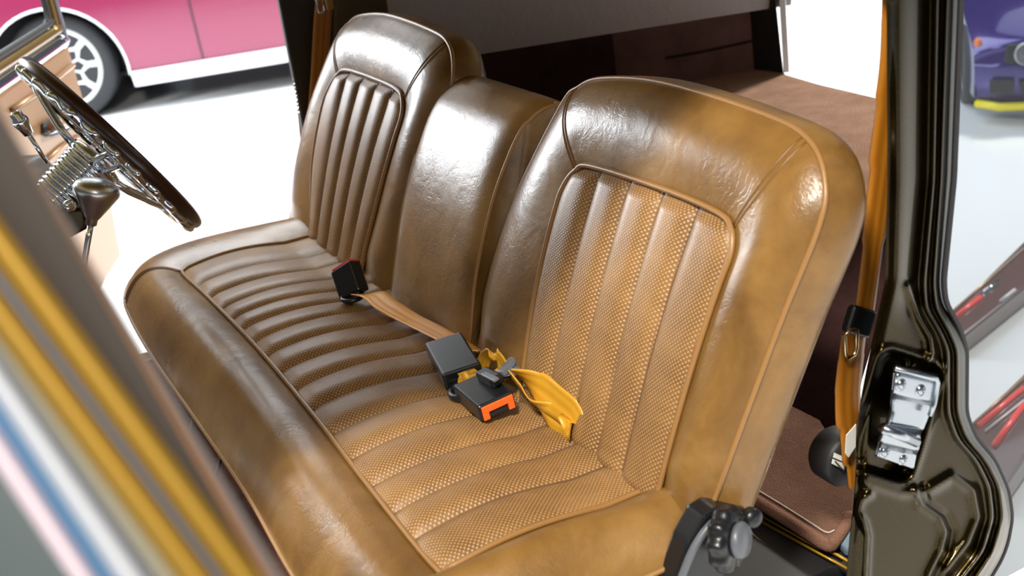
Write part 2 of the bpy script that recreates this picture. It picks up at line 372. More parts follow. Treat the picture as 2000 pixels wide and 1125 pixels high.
# near carpet piece behind the seat, rolled edge
cp = [(1380,880),(1430,945),(1480,974),(1532,1006),(1582,1038),(1612,1056),(1628,1052),(1662,1000),(1668,930),(1600,820),(1480,760)]
cp3 = [s_at(x, y, -0.19) for x, y in cp]
tidy(prism('rear_floor_mat', cp3, (0,0,-0.015), carpet('mat_carpet', (0.12,0.062,0.042), (0.18,0.10,0.07)), body))
tube('mat_edge', [p+Vector((0,0,-0.006)) for p in smoothpts(cp3[1:8], 6)], 0.0085, carpet('mat_binding', (0.17,0.085,0.058), (0.24,0.13,0.09)), body, 8)
tube('mat_stitching', [p+Vector((0.012,-0.012,0.001)) for p in smoothpts(cp3[1:7], 6)], 0.0012, mat('grey_thread', (0.5,0.42,0.38), 0.7), body, 5)
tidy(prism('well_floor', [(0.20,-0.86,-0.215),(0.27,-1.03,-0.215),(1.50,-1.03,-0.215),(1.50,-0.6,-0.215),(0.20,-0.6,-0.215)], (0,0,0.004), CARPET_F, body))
tidy(prism('folded_blanket', [s_at(x, y, -0.20) for x, y in ((1630,1050),(1650,1012),(1700,1020),(1700,1075),(1650,1072))], (0,0,-0.012), mat('slate_blue_mat', (0.10,0.16,0.21), 0.8), body, 0.003))
# rear deck
dz = 0.01
deck = [at(1150,150,2,dz), at(1365,146,2,dz), at(1473,128,2,dz), at(1523,127,2,dz), at(1535,144,2,dz), at(1600,163,2,dz), at(1715,190,2,dz), at(1790,209,2,dz), at(1775,430,2,dz), at(1690,402,2,dz), at(1400,292,2,dz), at(1200,238,2,dz), at(1100,200,2,dz)]
tidy(prism('rear_deck', deck, (0,0,-0.03), CARPET, body, 0.006, 2))
ra, rb = at(1775,430,2,dz), at(1100,200,2,dz)
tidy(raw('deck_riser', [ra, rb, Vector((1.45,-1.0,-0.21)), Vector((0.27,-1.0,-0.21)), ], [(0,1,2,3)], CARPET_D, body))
# far quarter wall: base line on the deck, standing up; upper padded band
q0, q1, q2 = at(1000,215,2,dz), at(1473,136,2,dz), at(1530,142,2,dz)
q0 = q1 + (at(1365,157,2,dz)-q1)*7.0
tidy(raw('quarter_panel', [q0, q1, q1+Vector((0,0,0.60)), q0+Vector((0,0,0.60))], [(0,1,2,3)], carpet('quarter_carpet', (0.15,0.085,0.075), (0.21,0.12,0.105)), body))
tidy(raw('rear_end_panel', [q1, q2, q2+Vector((0.02,0.02,0.60)), q1+Vector((0,0,0.60))], [(0,1,2,3)], RUBBER, body))
tidy(prism('rear_edge_trim', [q2, q2+Vector((0.035,-0.03,0)), q2+Vector((0.035,-0.03,0.6)), q2+Vector((0,0,0.6))], (-0.01,-0.01,0), WHITEM, body))
e = (q1-q0).normalized()
gr = mat('grey_brown_headliner', (0.24,0.20,0.195), 0.75)
lk(gr, bump(gr, noise(gr, 40, 4), 0.4, 0.006), bsdf(gr).inputs['Normal'])
def band(u, v):     # padded band over the quarter panel
    b0 = at(1000,96,0,1.36); pa = at(1545,10,0,1.40)
    s = -0.35 + 1.35*u; base = b0.lerp(pa, s); a = v*PI/2
    return (base.x - 0.05*math.sin(a*1.0)*(1-v*0.55), base.y, base.z + v*0.34)
grid('padded_side_band', 60, 12, band, gr, body)
for k in range(2):
    c0 = at(1330+k*(-210), 120+k*24, 2, 0)   # stitched line across the carpet
tube('carpet_joint', [(q0.lerp(q1, t)+Vector((-0.003,0.003,0.075-0.005*math.sin(9*t)))) for t in [0.78+0.22*i/20 for i in range(21)]], 0.003, CARPET_D, body, 6)
# dark inner trim behind the driver's seat
ol = mat('olive_trim', (0.085,0.058,0.02), 0.45)
tidy(prism('inner_pillar_trim', [at(x, y, 0, 1.525) for x, y in ((655,-40),(870,-40),(880,30),(900,120),(900,260),(640,300),(650,100))], (0.02,0,0), ol, body, 0.006, 2))
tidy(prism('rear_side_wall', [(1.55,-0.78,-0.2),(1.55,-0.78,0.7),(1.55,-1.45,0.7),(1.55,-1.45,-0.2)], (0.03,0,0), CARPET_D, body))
# dash end with knob, beyond the wheel
tidy(prism('dash_panel', [(1.0,-0.125,0.24),(1.0,-0.125,0.205),(1.0,-0.085,0.195),(1.0,0.12,0.19),(1.0,0.16,0.27),(1.0,0.0,0.262)], (0.45,0,0), OLIVE, body, 0.006, 3))
kb = at(128,405,0,0.985); lathe('dash_knob', [(0.004,0),(0.006,0.002),(0.009,0.012),(0.010,0.016),(0.009,0.021),(0.004,0.022)], CHROME, body, kb+Vector((0.012,0,0)), axes((-1,-0.4,0.1)), 20)
# pale transmission tunnel rising by the shift rod
def tun(u, v):
    a = PI*u; return (1.12+0.03*v+0.075*math.cos(a), -0.02-0.13*math.sin(a)*(1-0.3*v)+0.10, lin(-0.2, 0.17, v))
grid('tunnel_boot', 24, 14, tun, mat('pale_grey_vinyl', (0.70,0.72,0.73), 0.5), body)

# ------------------------------------------------------------------ seat cushion
bench = thing('bench_seat', 'brown leather bench seat with ribbed perforated cushion, two pleated backrests and a plain centre one', 'seat', (0.7,-0.4,-0.2))
outU = [(-0.028,-0.60,-0.03),(-0.02,-0.52,-0.035),(-0.008,-0.44,-0.045),(0.0,-0.30,-0.06),(0.035,-0.205,-0.07),(0.13,-0.172,-0.07),(0.30,-0.170,-0.07),(0.52,-0.177,-0.07),(0.80,-0.174,-0.07),
        (1.07,-0.170,-0.07),(1.27,-0.172,-0.06),(1.37,-0.184,-0.05),(1.435,-0.225,-0.035),(1.465,-0.300,-0.028),(1.462,-0.40,-0.03),(1.445,-0.49,-0.035),(1.40,-0.60,-0.035)]
inU = [(0.082,-0.60),(0.081,-0.52),(0.08,-0.45),(0.08,-0.36),(0.082,-0.296),(0.094,-0.283),(0.30,-0.286),(0.52,-0.293),(0.80,-0.296),(1.07,-0.290),(1.235,-0.283),(1.262,-0.290),(1.268,-0.315),(1.267,-0.37),(1.266,-0.44),(1.265,-0.52),(1.262,-0.60)]
def topz(y):      # crown of the padded middle, front to back
    t = (-0.285-y)/0.30; return 0.012*math.sin(PI*max(0, min(1, t*1.4+0.05))) - 0.006*max(0, t)
oU = smoothpts(outU, 10); iU = smoothpts([(x, y, 0) for x, y in inU], 10); NB = len(oU)
def cushb(u, v):
    i = u*(NB-1); k = min(NB-2, int(i)); f = i-k; o = oU[k].lerp(oU[k+1], f); n = iU[k].lerp(iU[k+1], f)
    p = o.lerp(n, v); zi = topz(n.y)-0.004
    z = o.z*(1-v)**2.6 + zi*v**2 + 0.020*math.sin(PI*v**0.85)**0.8
    return (p.x, p.y, z)
cush = grid('cushion', 220, 26, cushb, LEATHER, bench)
def skirt(u, v):
    i = u*(NB-1); k = min(NB-2, int(i)); f = i-k; o = oU[k].lerp(oU[k+1], f); c = Vector((0.7,-0.45,0)); d = (Vector((o.x, o.y, 0))-c).normalized()
    q = -0.05*v**0.8; return (o.x+d.x*q, o.y+d.y*q, o.z-0.105*v)
grid('cushion_skirt', 160, 8, skirt, LEATHER, cush)
tube('piping', oU, 0.0034, PIPING, cush, 8)
tube('piping', [(p.x, p.y, topz(p.y)+0.001) for p in iU], 0.0036, PIPING, cush, 8)
# pleats, at the measured stitch lines
ends = [(866,1123),(808,1055),(760,1004),(718,954),(677,903),(639,853),(601,808),(567,768),(538,734),(514,703),(492,673),(470,649),(451,630),(433,607),(409,583),(389,560)]
XS = [0.080]+[at(x, y, 2, 0.0).x for x, y in ends if at(x, y, 2, 0.0).x > 0.105]+[1.268]
def front_y(x):
    best = -0.6
    for a, b in zip(iU, iU[1:]):
        if b.x > a.x+1e-6 and a.x <= x <= b.x: best = max(best, a.y+(b.y-a.y)*(x-a.x)/(b.x-a.x))
    return best
for k, (a, b) in enumerate(zip(XS, XS[1:])):
    def pl(u, v, a=a, b=b):
        x = a+(b-a)*u; yf = front_y(min(1.262, max(0.084, x))); y = yf + (-0.60-yf)*v
        hh = 1-abs(2*u-1)**3.6; fr = min(1, v/0.05)
        return (x, y, topz(y)-0.0045 + 0.0125*hh*(0.55+0.45*fr)*(0.75+0.25*math.cos(4*v)) + 0.0012*math.sin(31*x+9*y))
    grid('pleat', 19, 44, pl, PERF, cush, uvf=lambda u, v, p: (p[0], p[1]))
    if k: tube('stitch_line', [Vector(pl(0, j/20))+Vector((0,0,0.0004)) for j in range(21)], 0.0011, STITCH, cush, 6)
for t, w in ((0.655, 0.0018), (0.667, 0.0018)):
    tube('corner_seam', [Vector(cushb(t+0.004*j/14, 0.02+0.96*j/14))+Vector((0,0,0.0004)) for j in range(15)], w, SEAM, cush, 6)
tidy(prism('cushion_base', [(0.03,-0.21,-0.19),(1.36,-0.21,-0.19),(1.36,-0.60,-0.19),(0.03,-0.60,-0.19)], (0,0,0.08), DARKP, cush, 0.01, 2))
for x in (0.92, 0.75): tube('seat_wire', [(x,-0.19,-0.13),(x+0.002,-0.172,-0.165),(x-0.004,-0.16,-0.19)], 0.003, RUBBER, cush, 6)

# ------------------------------------------------------------------ backrests
AL = math.radians(26); SA, CA = math.sin(AL), math.cos(AL)
def BP(x, v, w): return Vector((x, -0.56 - v*SA + w*CA, v*CA + w*SA))
OUT = [(0.545,-0.03),(0.548,0.02),(0.568,0.089),(0.558,0.218),(0.500,0.372),(0.468,0.405),(0.413,0.425),(0.278,0.438),(0.078,0.430),(0.006,0.416),(-0.032,0.383),(-0.044,0.337),(-0.032,0.224),(-0.017,0.014),(-0.015,-0.03)]
INN = [(0.385,-0.03),(0.388,0.03),(0.396,0.12),(0.401,0.24),(0.398,0.276),(0.382,0.301),(0.350,0.314),(0.192,0.319),(0.085,0.316),(0.055,0.305),(0.042,0.280),(0.044,0.24),(0.050,0.12),(0.055,0.02),(0.056,-0.03)]
IND = [(1.262,-0.03),(1.275,0.03),(1.312,0.12),(1.326,0.235),(1.315,0.275),(1.292,0.304),(1.245,0.320),(1.08,0.322),(0.995,0.317),(0.966,0.303),(0.952,0.278),(0.955,0.24),(0.968,0.12),(0.985,0.02),(0.990,-0.03)]
def backrest(name, label, out, inn, splits, lever):
    cx = (out[0][0]+out[-1][0])/2
    O = smoothpts([(x, v, 0) for x, v in out], 10); I = smoothpts([(x, v, 0) for x, v in inn], 10); n = len(O)
    def lumb(v): return 0.012*math.sin(PI*max(0, min(1, v/0.42)))
    def front(u, s):
        i = u*(n-1); k = min(n-2, int(i)); f = i-k; o = O[k].lerp(O[k+1], f); q = I[k].lerp(I[k+1], f); p = o.lerp(q, s)
        w = (0.012+lumb(q.y))*s**1.5 + 0.023*math.sin(PI*min(1, s**0.85))**0.9*(1-0.2*s)
        if p.y < 0.03: w *= max(0.3, 1-(0.03-p.y)*8)
        return BP(p.x, p.y, w)
    T = grid(name, 180, 26, front, LEATHER, bench); T['label'] = label
    ctr = Vector((cx, 0.2, 0))
    def side(u, s):
        i = u*(n-1); k = min(n-2, int(i)); f = i-k; o = O[k].lerp(O[k+1], f)
        a, b = O[max(0, k-1)], O[min(n-1, k+2)]; t = (b-a).normalized(); nr = Vector((-t.y, t.x, 0)); nr = nr if nr.dot(o-ctr) > 0 else -nr
        q = 0.010*math.sin(PI*min(1, s*1.5)) - 0.045*max(0, s-0.45)**1.5*3
        p = o + nr*q; return BP(p.x, p.y, -0.115*s*(1-0.15*s))
    grid('side_gusset', 180, 14, side, LEATHER, T)
    def back(u, s):
        p = Vector(side(u, 1.0)); c = BP(cx, 0.2, -0.112); lo = Vector(BP(lin(out[0][0], out[-1][0], u), -0.03, -0.10))
        return p.lerp(lo, s)
    grid('rear_cover', 60, 10, back, LEATHER, T)
    tube('piping', [BP(p.x, p.y, 0.0) for p in O], 0.0033, PIPING, T, 8)
    tube('piping', [BP(p.x, p.y, 0.016+lumb(p.y)) for p in I], 0.0036, PIPING, T, 8)
    vt = max(v for x, v in inn)
    def bounds(v):
        xs = []
        for a, b in zip(I, I[1:]):
            if (a.y-v)*(b.y-v) <= 0 and abs(a.y-b.y) > 1e-9: xs.append(a.x+(b.x-a.x)*(v-a.y)/(b.y-a.y))
        return (min(xs), max(xs)) if len(xs) >= 2 else (cx, cx)
    S = [(-9,-9)]+splits+[(9,9)]
    for (t0, b0), (t1, b1) in zip(S, S[1:]):
        rows = []; NR = 64
        for j in range(NR):
            v = -0.028 + (vt+0.026)*j/(NR-1); lo, hi = bounds(v); q = max(0, min(1, v/0.32))
            a = max(lo, b0+(t0-b0)*q); b = min(hi, b1+(t1-b1)*q)
            if b-a > 0.003: rows.append((v, a, b))
        if len(rows) < 4: continue
        def pl(u, s, rows=rows):
            k = min(len(rows)-1, int(round(s*(len(rows)-1)))); v, a, b = rows[k]
            h = 1-abs(2*u-1)**3.6; e2 = min(1, min(k, len(rows)-1-k+0.0)/3)
            return BP(a+(b-a)*u, v, 0.011+lumb(v)+0.012*h*e2)
        if t0 > -5: tube('stitch_line', [pl(0, j/24)+Vector((0,0.0006,0.0003)) for j in range(25)], 0.0011, STITCH, T, 6)
        grid('pleat', 19, len(rows), pl, PERF, T, uvf=lambda u, s, p: (p[0], -(p[1]+0.56)*SA+p[2]*CA))
    for tt, d in ((0.345, 0.0), (0.357, 0.0), (0.632, 0.0), (0.644, 0.0)):
        bend = 0.02 if tt > 0.5 else -0.012
        tube('seam', [Vector(front(tt+bend*math.sin(PI*j/18)*0.8, 0.02+0.97*j/18)) for j in range(19)], 0.0015, SEAM, T, 6)
    return T
NS = [(0.132,0.131),(0.205,0.182),(0.275,0.247),(0.345,0.333)]
NS = [(0.122,0.131),(0.192,0.185),(0.262,0.250),(0.330,0.318)]
back_n = backrest('backrest', 'pleated brown backrest closest to the olive door pillar', OUT, INN, NS, True)
DSx = [(x+0.905+0.0, y+0.925) for x, y in NS]
DSx = [(1.020,1.045),(1.095,1.105),(1.170,1.165),(1.243,1.222)]
back_d = backrest('backrest', 'pleated brown backrest at the steering wheel end', [(x+0.89, v) for x, v in OUT], IND, DSx, False)
# centre backrest
prof = smoothpts([(-0.03,0.016,0),(0.05,0.024,0),(0.18,0.030,0),(0.30,0.022,0),(0.352,0.004,0),(0.375,-0.022,0),(0.378,-0.055,0),(0.360,-0.095,0),(0.25,-0.105,0),(-0.03,-0.10,0)], 8)
def cfar(v): return interp([(-0.03,0.862),(0.02,0.866),(0.13,0.878),(0.29,0.880),(0.38,0.872)], v)
def cnear(v): return interp([(-0.03,0.562),(0.02,0.565),(0.09,0.582),(0.23,0.588),(0.35,0.580),(0.38,0.574)], v)
def cf(u, s):
    i = s*(len(prof)-1); k = min(len(prof)-2, int(i)); p = prof[k].lerp(prof[k+1], i-k); v = p.x; w = p.y
    a, b = cfar(v), cnear(v); edge = abs(2*u-1)**9; v2 = v-0.004*edge*(1 if s > 0.4 else 0); 
    return BP(a+(b-a)*u, v2, w-0.012*edge*(1 if s < 0.6 else 0))
cb = grid('centre_backrest', 40, 70, cf, LEATHER, bench); cb['label'] = 'plain narrow centre backrest without pleats'
for uu, nm in ((0.0,'side_cover'), (1.0,'side_cover')):
    def sd(u, s, uu=uu):
        p = Vector(cf(uu, u*0.93)); c = BP(cfar(0.15) if uu == 0 else cnear(0.15), 0.15, -0.05); q = p.lerp(c, s); q.x += (0.004 if uu == 0 else 0.022)*math.sin(PI/2*s); return q
    grid(nm, 60, 8, sd, LEATHER, cb)
    tube('piping', [Vector(cf(uu, s/50)) for s in range(0, 40)], 0.0028, PIPING, cb, 8)
# recliner cover on the near end
rp = [(1374,1008),(1400,992),(1445,996),(1468,1000),(1472,1020),(1462,1048),(1448,1075),(1425,1110),(1405,1150),(1300,1190),(1322,1125),(1344,1062)]
rec = tidy(prism('recliner_cover', [at(x, y, 0, -0.040) for x, y in rp], (0.03,0,0), DARKP, bench, 0.004, 2)); rec['label'] = 'black plastic recliner cover'
tube('cover_rim', [at(p.x, p.y, 0, -0.046) for p in smoothpts([(1312,1180,0),(1334,1120,0),(1357,1068,0),(1388,1025,0),(1424,1006,0)], 6)], 0.0045, GREYP, rec, 8)
for i, (x0, x1) in enumerate(((1352,1312),(1360,1330))):
    tube('cover_slat', [at(x0+34, 1008, 0, -0.028), at(x0+8, 1040, 0, -0.028), at(x1+16, 1085, 0, -0.028)], 0.003, SATIN, rec, 6)
kc = at(1420,1052,0,-0.062); KA = axes((-0.85,-0.50,0.10),(0,0,1))
lathe('recliner_knob', [(0.010,-0.010),(0.033,-0.009),(0.036,-0.005),(0.036,0.005),(0.032,0.010),(0.012,0.011)], DARKP, rec, kc, KA, 80, lambda a, z: 0.94+0.06*math.cos(10*a))
lathe('knob_cap', [(0.004,0.012),(0.019,0.012),(0.020,0.016),(0.017,0.021),(0.004,0.022)], GREYP, rec, kc, KA, 32)
lathe('pivot_bolt', [(0.003,0),(0.011,0.001),(0.011,0.010),(0.008,0.013),(0.003,0.014)], DARKP, rec, at(1462,1008,0,-0.045), axes((-1,0,0.2)), 18)
fr = tidy(prism('recliner_bracket', [at(x, y, 0, 1.44) for x, y in ((588,425),(612,425),(612,520),(588,520))], (0.012,0,0), RUBBER, bench, 0.002))
for a, b in (((566,432),(600,432)), ((577,415),(592,436)), ((584,440),(598,418))):
    tube('bracket_arm', [at(*a,0,1.46), at((a[0]+b[0])/2, (a[1]+b[1])/2+1, 0, 1.46), at(*b,0,1.46)], 0.005, RUBBER, fr, 6)

# ------------------------------------------------------------------ belts on the bench
def buckle(T, base, tip, up, wid, thk, endm, L=None):
    b, t = Vector(base), Vector(tip); y = (t-b); L = y.length; y.normalize(); z = Vector(up); z = (z-y*z.dot(y)).normalized(); x = y.cross(z)
    B = Matrix((x, y, z)).transposed(); c = (b+t)/2
    box('buckle_body', (wid, L, thk), DARKP, T, c, B, 0.0035, 3)
    fr_ = [(-0.44,-0.40),(-0.44,0.40),(0.44,0.40),(0.44,-0.40),(0.27,-0.40),(0.27,0.02),(-0.27,0.02),(-0.27,-0.40)]
    tidy(prism('release_button', [t + y*0.0004 + x*wid*p + z*thk*q for p, q in fr_], y*0.003, endm, T, 0.0004, 1))
    tidy(prism('buckle_slot', [t - y*0.0005 + x*wid*p + z*thk*q for p, q in ((-0.25,-0.36),(-0.25,0.0),(0.25,0.0),(0.25,-0.36))], y*0.0012, RUBBER, T))
    return B
def ring(name, T, c, nrm, r, th, M, x=(1,0,0), sq=1.0):
    B = axes(nrm, x); return tube(name, [Vector(c)+B @ Vector((r*math.cos(a), r*sq*math.sin(a), 0)) for a in [2*PI*i/28 for i in range(28)]], th, M, T, 8, True)
# buckle one: stands at the far side, strap runs back to the middle
t1 = thing('seat_belt_buckle', 'upright black buckle with red top on an orange-gold strap, nearest the steering wheel', 'seat belt', (0.90,-0.49,0.01))
b1 = at(693,578,2,0.014); tp1 = at(674,520,1,b1.y-0.004)
buckle(t1, b1, tp1, (-0.55,0.83,0.1), 0.050, 0.026, RED)
ring('buckle_foot', t1, at(688,580,2,0.014), (0,0,1), 0.017, 0.004, DARKP)
def sp(x, y, z): return at(x, y, 2, z)
pth = [(sp(704,574,0.022),(0.25,1,0.2)), (sp(730,576,0.030),(0.3,1,0)), (sp(752,594,0.026),(0.25,1,0)), (sp(800,622,0.016),(0.1,1,0.1)), (sp(850,647,0.016),(0.1,1,0.12)), (sp(905,676,0.018),(0.1,1,0.3)), (sp(952,696,0.024),(0.1,0.7,0.7))]
ribbon('strap', pth, 0.036, STRAP_A, t1, curl=0.001)
# buckle two
t2 = thing('seat_belt_buckle', 'black buckle lying flat with its plain back up, beside the strap knot in mid bench', 'seat belt', (0.5,-0.49,0.01))
buckle(t2, sp(905,735,0.022), sp(868,672,0.024), (0.02,0.06,1), 0.056, 0.024, ORANGE)
ring('buckle_foot', t2, sp(905,762,0.014), (0.05,0.2,1), 0.020, 0.0055, DARKP, (1,-0.4,0), 0.85)
ribbon('strap', [(sp(902,746,0.020),(1,0.2,0)), (sp(915,742,0.028),(1,0.3,0)), (sp(930,735,0.030),(1,0.5,0)), (sp(950,728,0.024),(1,0.5,0))], 0.026, STRAP, t2)
# buckle three
t3 = thing('seat_belt_buckle', 'black buckle lying flat with a bright orange end facing the near side of the bench', 'seat belt', (0.37,-0.48,0.01))
buckle(t3, sp(920,752,0.020), sp(972,795,0.021), (0.02,0.08,1), 0.052, 0.024, ORANGE)
ribbon('strap', [(sp(926,757,0.018),(0.5,1,0)), (sp(912,748,0.020),(0.4,1,0.1)), (sp(915,738,0.026),(0.3,1,0.2)), (sp(935,727,0.026),(0.3,1,0.2))], 0.024, STRAP, t3)
# lap belt: tongue, adjuster, loop and folded tail
t4 = thing('lap_belt', 'golden lap belt with chrome tongue, folded over on itself beside the nearest backrest', 'seat belt', (0.33,-0.52,0.01))
lp = [(sp(940,722,0.020),(1,0.5,0.4)), (sp(948,700,0.040),(1,0.5,0.4)), (sp(962,690,0.058),(1,0.4,0.2)), (sp(978,703,0.052),(1,0.3,-0.2)), (sp(984,725,0.034),(0.8,0.6,0)), (sp(968,738,0.024),(0.6,0.8,0))]
ribbon('strap_loop', lp, 0.020, STRAP, t4)
AD = sp(975,744,0.02)-sp(935,718,0.02)
box('belt_adjuster', (0.046, 0.020, 0.015), DARKP, t4, sp(957,737,0.040), axes((0.1,0.2,1),AD), 0.004, 3)
box('adjuster_bar', (0.038, 0.009, 0.004), GREYP, t4, sp(957,736,0.0485), axes((0.1,0.2,1),AD), 0.0015, 2)
tg = axes((0.2,0.45,1), sp(1030,752,0.02)-sp(960,726,0.02))
tidy(prism('belt_tongue', [sp(988,726,0.036)+tg @ Vector((x, y, 0)) for x, y in ((-0.022,-0.016),(0.004,-0.018),(0.02,-0.010),(0.03,-0.006),(0.03,0.006),(0.02,0.010),(0.004,0.018),(-0.022,0.016))], tg @ Vector((0,0,0.003)), CHROME, t4, 0.0008, 2))
box('tongue_grip', (0.014, 0.030, 0.010), GREYP, t4, sp(990,716,0.046), tg, 0.003, 2)
AC = sp(1122,782,0.050)-sp(1076,822,0.012)
tail = [(sp(1000,734,0.036),(0,0.35,1)), (sp(1022,762,0.030),(0,0.35,1)), (sp(1046,788,0.022),(0.1,0.6,0.8)), (sp(1074,808,0.013),AC), (sp(1100,826,0.009),AC),
        (sp(1120,828,0.016),AC), (sp(1113,808,0.026),AC), (sp(1084,783,0.034),AC), (sp(1050,757,0.040),AC), (sp(1010,734,0.046),(0.05,0.6,0.8))]
ribbon('strap_tail', tail, [0.024,0.028,0.034,0.038,0.040,0.044,0.046,0.046,0.042,0.028], STRAP, t4, sub=12, curl=0.0015)
# near shoulder belt
t5 = thing('shoulder_belt', 'orange shoulder belt hanging beside the olive door pillar, with black guide and gold tongue', 'seat belt', (0.05,-0.8,-0.2))
def b5(x, y): return at(x, y, 0, 0.03)
ribbon('strap', [(b5(x, y), (0,-1,0.05)) for x, y in ((1760,-60),(1754,100),(1742,200),(1724,330),(1705,480),(1691,590),(1685,628))], [0.05,0.05,0.044,0.036,0.030,0.030,0.030], STRAP_O, t5, sub=8, curl=0.002)
ribbon('strap', [(b5(x, y), (0.1,-1,0.1)) for x, y in ((1668,650),(1662,700),(1656,765),(1658,830),(1664,905),(1668,950))], [0.042,0.044,0.042,0.030,0.018,0.014], STRAP_O, t5, sub=8, curl=0.002)
box('belt_guide', (0.040,0.034,0.014), DARKP, t5, b5(1678,627), axes((-1,0,0.1),(0,-0.85,-0.5)), 0.006, 3)
tgp = b5(1647,665)
tube('belt_tongue', [tgp+Vector((-0.012, a*0.0085, b*0.0155)) for a, b in ((-1.2,0.9),(-1,1),(0.2,1.15),(1,0.9),(0.9,-0.7),(0.6,-1.1),(-0.6,-1),(-1.0,-0.6))], 0.0022, mat('brass_tongue', (0.75,0.55,0.3), 0.25, metal=1.0), t5, 8, True)
lathe('retractor', [(0.01,-0.02),(0.031,-0.02),(0.035,-0.014),(0.035,0.014),(0.031,0.02),(0.01,0.02)], RUBBER, t5, at(1638,890,0,0.06), axes((-1,0,0)), 36)
LAB = mat('white_label', (0.75,0.76,0.72), 0.5)
for (x0,y0,x1,y1,x2,y2,x3,y3) in ((1629,884,1652,894,1650,903,1627,893), (1626,896,1650,906,1648,917,1624,905)):
    o = tidy(prism('label', [at(x, y, 0, 0.037) for x, y in ((x0,y0),(x1,y1),(x2,y2),(x3,y3))], (-0.001,0,0), LAB, t5))
for i in range(9):
    yy = 899+i*2.2; xx = 1631+i*2; tidy(prism('label_mark', [at(x, y, 0, 0.0355) for x, y in ((xx,yy),(xx+1.2,yy+0.6),(xx+0.6,yy+5),(xx-0.6,yy+4.4))], (-0.0004,0,0), RUBBER, t5))
tidy(prism('care_tag', [at(x, y, 0, 0.015) for x, y in ((1652,850),(1671,828),(1670,872),(1656,893),(1650,885))], (-0.001,0,0), LAB, t5))
# far shoulder belt
t6 = thing('shoulder_belt', 'dull orange shoulder belt hanging against the dark trim behind the far backrest', 'seat belt', (1.50,-0.72,-0.2))
ribbon('strap', [(at(x, y, 0, 1.50), (0,-1,0)) for x, y in ((640,-40),(632,20),(628,80),(624,150),(618,230),(615,300))], 0.038, STRAP_O, t6, sub=6)
bp6 = at(624,8,0,1.49)
tube('belt_tongue', [bp6+Vector((-0.004, a*0.0075, b*0.016)) for a, b in ((-0.8,1.3),(0.9,1.3),(1,-0.7),(0.7,-1),(-0.7,-1),(-1,-0.7))], 0.0024, STEEL, t6, 8, True)
box('belt_stop', (0.016,0.03,0.008), mat('tan_plastic', (0.30,0.16,0.04), 0.5), t6, at(643,4,0,1.49), axes((-1,0,0),(0,-1,0)), 0.003, 2)

# ------------------------------------------------------------------ hinge on the pillar
def hq(x, y, d): return at(x, y, 0, XN+0.010-d)
HS = [(1747,716,1829,735,0.010),(1743,728,1829,747,0.022),(1740,762,1826,782,0.022),(1738,775,1818,790,0.014),(1737,800,1814,812,0.014),(1728,828,1802,840,0.014),(1722,838,1794,854,0.030),(1716,856,1792,876,0.028),(1712,872,1790,886,0.014),(1708,888,1786,916,0.012)]
def hpl(u, v):
    i = v*(len(HS)-1); k = min(len(HS)-2, int(i)); f = i-k; a, b = HS[k], HS[k+1]
    xl, yl, xr, yr, d = [lin(a[j], b[j], f) for j in range(5)]
    e3 = 0.0 if 0.06 < u < 0.93 else -0.006
    return hq(lin(xl, xr, u), lin(yl, yr, u), d+e3)
o = hg = grid('door_hinge', 24, 64, hpl, STEEL, body); hg['label'] = 'bright zinc plated hinge with four screws'; md = o.modifiers.new('thickness', 'SOLIDIFY'); md.thickness = 0.003; md.offset = -1
tube('hinge_flange', [hq(x, y, 0.026) for x, y in ((1748,719),(1828,740),(1831,748),(1824,790),(1816,812))], 0.0032, STEEL, hg, 8)
tube('hinge_knuckle', [hq(1724,836,0.030), hq(1790,864,0.030)], 0.006, STEEL, hg, 12)
def screw(x, y, d, r=0.0062):
    B = axes((-1,-0.1,0.15)); p = hq(x, y, d)
    s = lathe('screw', [(r,0),(r,0.0015),(r*0.85,0.0032),(r*0.45,0.0040),(0.0003,0.0042)], STEEL, hg, p, B, 20)
    for a in (0.4, 0.4+PI/2):
        c = p + B @ Vector((0,0,0.0040)); dv = B @ Vector((math.cos(a), math.sin(a), 0)); tube('screw_slot', [c-dv*r*0.55, c+dv*r*0.55], 0.0006, RUBBER, hg, 5)
    lathe('washer', [(r*0.6,0),(r*1.4,0),(r*1.4,0.001),(r*0.6,0.001)], STEEL, hg, p-B @ Vector((0,0,0.0005)), B, 20)
screw(1759,749,0.024); screw(1797,760,0.024); screw(1727,880,0.016); screw(1762,894,0.014)
for x, y in ((1757,786),(1794,796)): ring('rivet_ring', hg, hq(x, y, 0.0155), (-1,0,0), 0.0052, 0.0009, STEEL)

# ------------------------------------------------------------------ steering wheel and controls
Cw = Vector((1.08,-0.2,0.305)); nW = Vector((0.05,-0.866,0.5)).normalized()
sw = thing('steering_wheel', 'dark rimmed steering wheel with polished finger grips and a ribbed billet column', 'steering wheel', Cw - nW*0.10)
BW = axes(nW, (1,0,0))
def wp(r, a, z): return Cw + BW @ Vector((r*math.cos(a), r*math.sin(a), z))
R0 = 0.176
def rimf(u, v):
    a = 2*PI*u; b = 2*PI*v; return wp(R0+0.0145*math.cos(b), a, 0.003+0.0125*math.sin(b))
grid('wheel_rim', 120, 16, rimf, RIMM, sw, True, True)
def grip(u, v):
    a = 2*PI*u; b = 2*PI*v; s = 0.0035*math.sin(26*a); return wp(R0-0.006+s+(0.0125+0.0025*math.sin(26*a))*math.cos(b), a, -0.010+0.0085*math.sin(b))
grid('finger_grip_ring', 360, 12, grip, CHROME, sw, True, True)
for a0 in (PI*0.30, PI*0.96, PI*1.62):
    for da in (-0.10, 0.10):
        tube('spoke', [wp(0.034, a0+da*2.5, -0.040), wp(0.08, a0+da*1.6, -0.034), wp(0.13, a0+da, -0.020), wp(R0-0.006, a0+da*0.6, -0.008)], [0.007,0.006,0.005,0.005], CHROME, sw, 8)
pr = [(0.012,-0.150)]
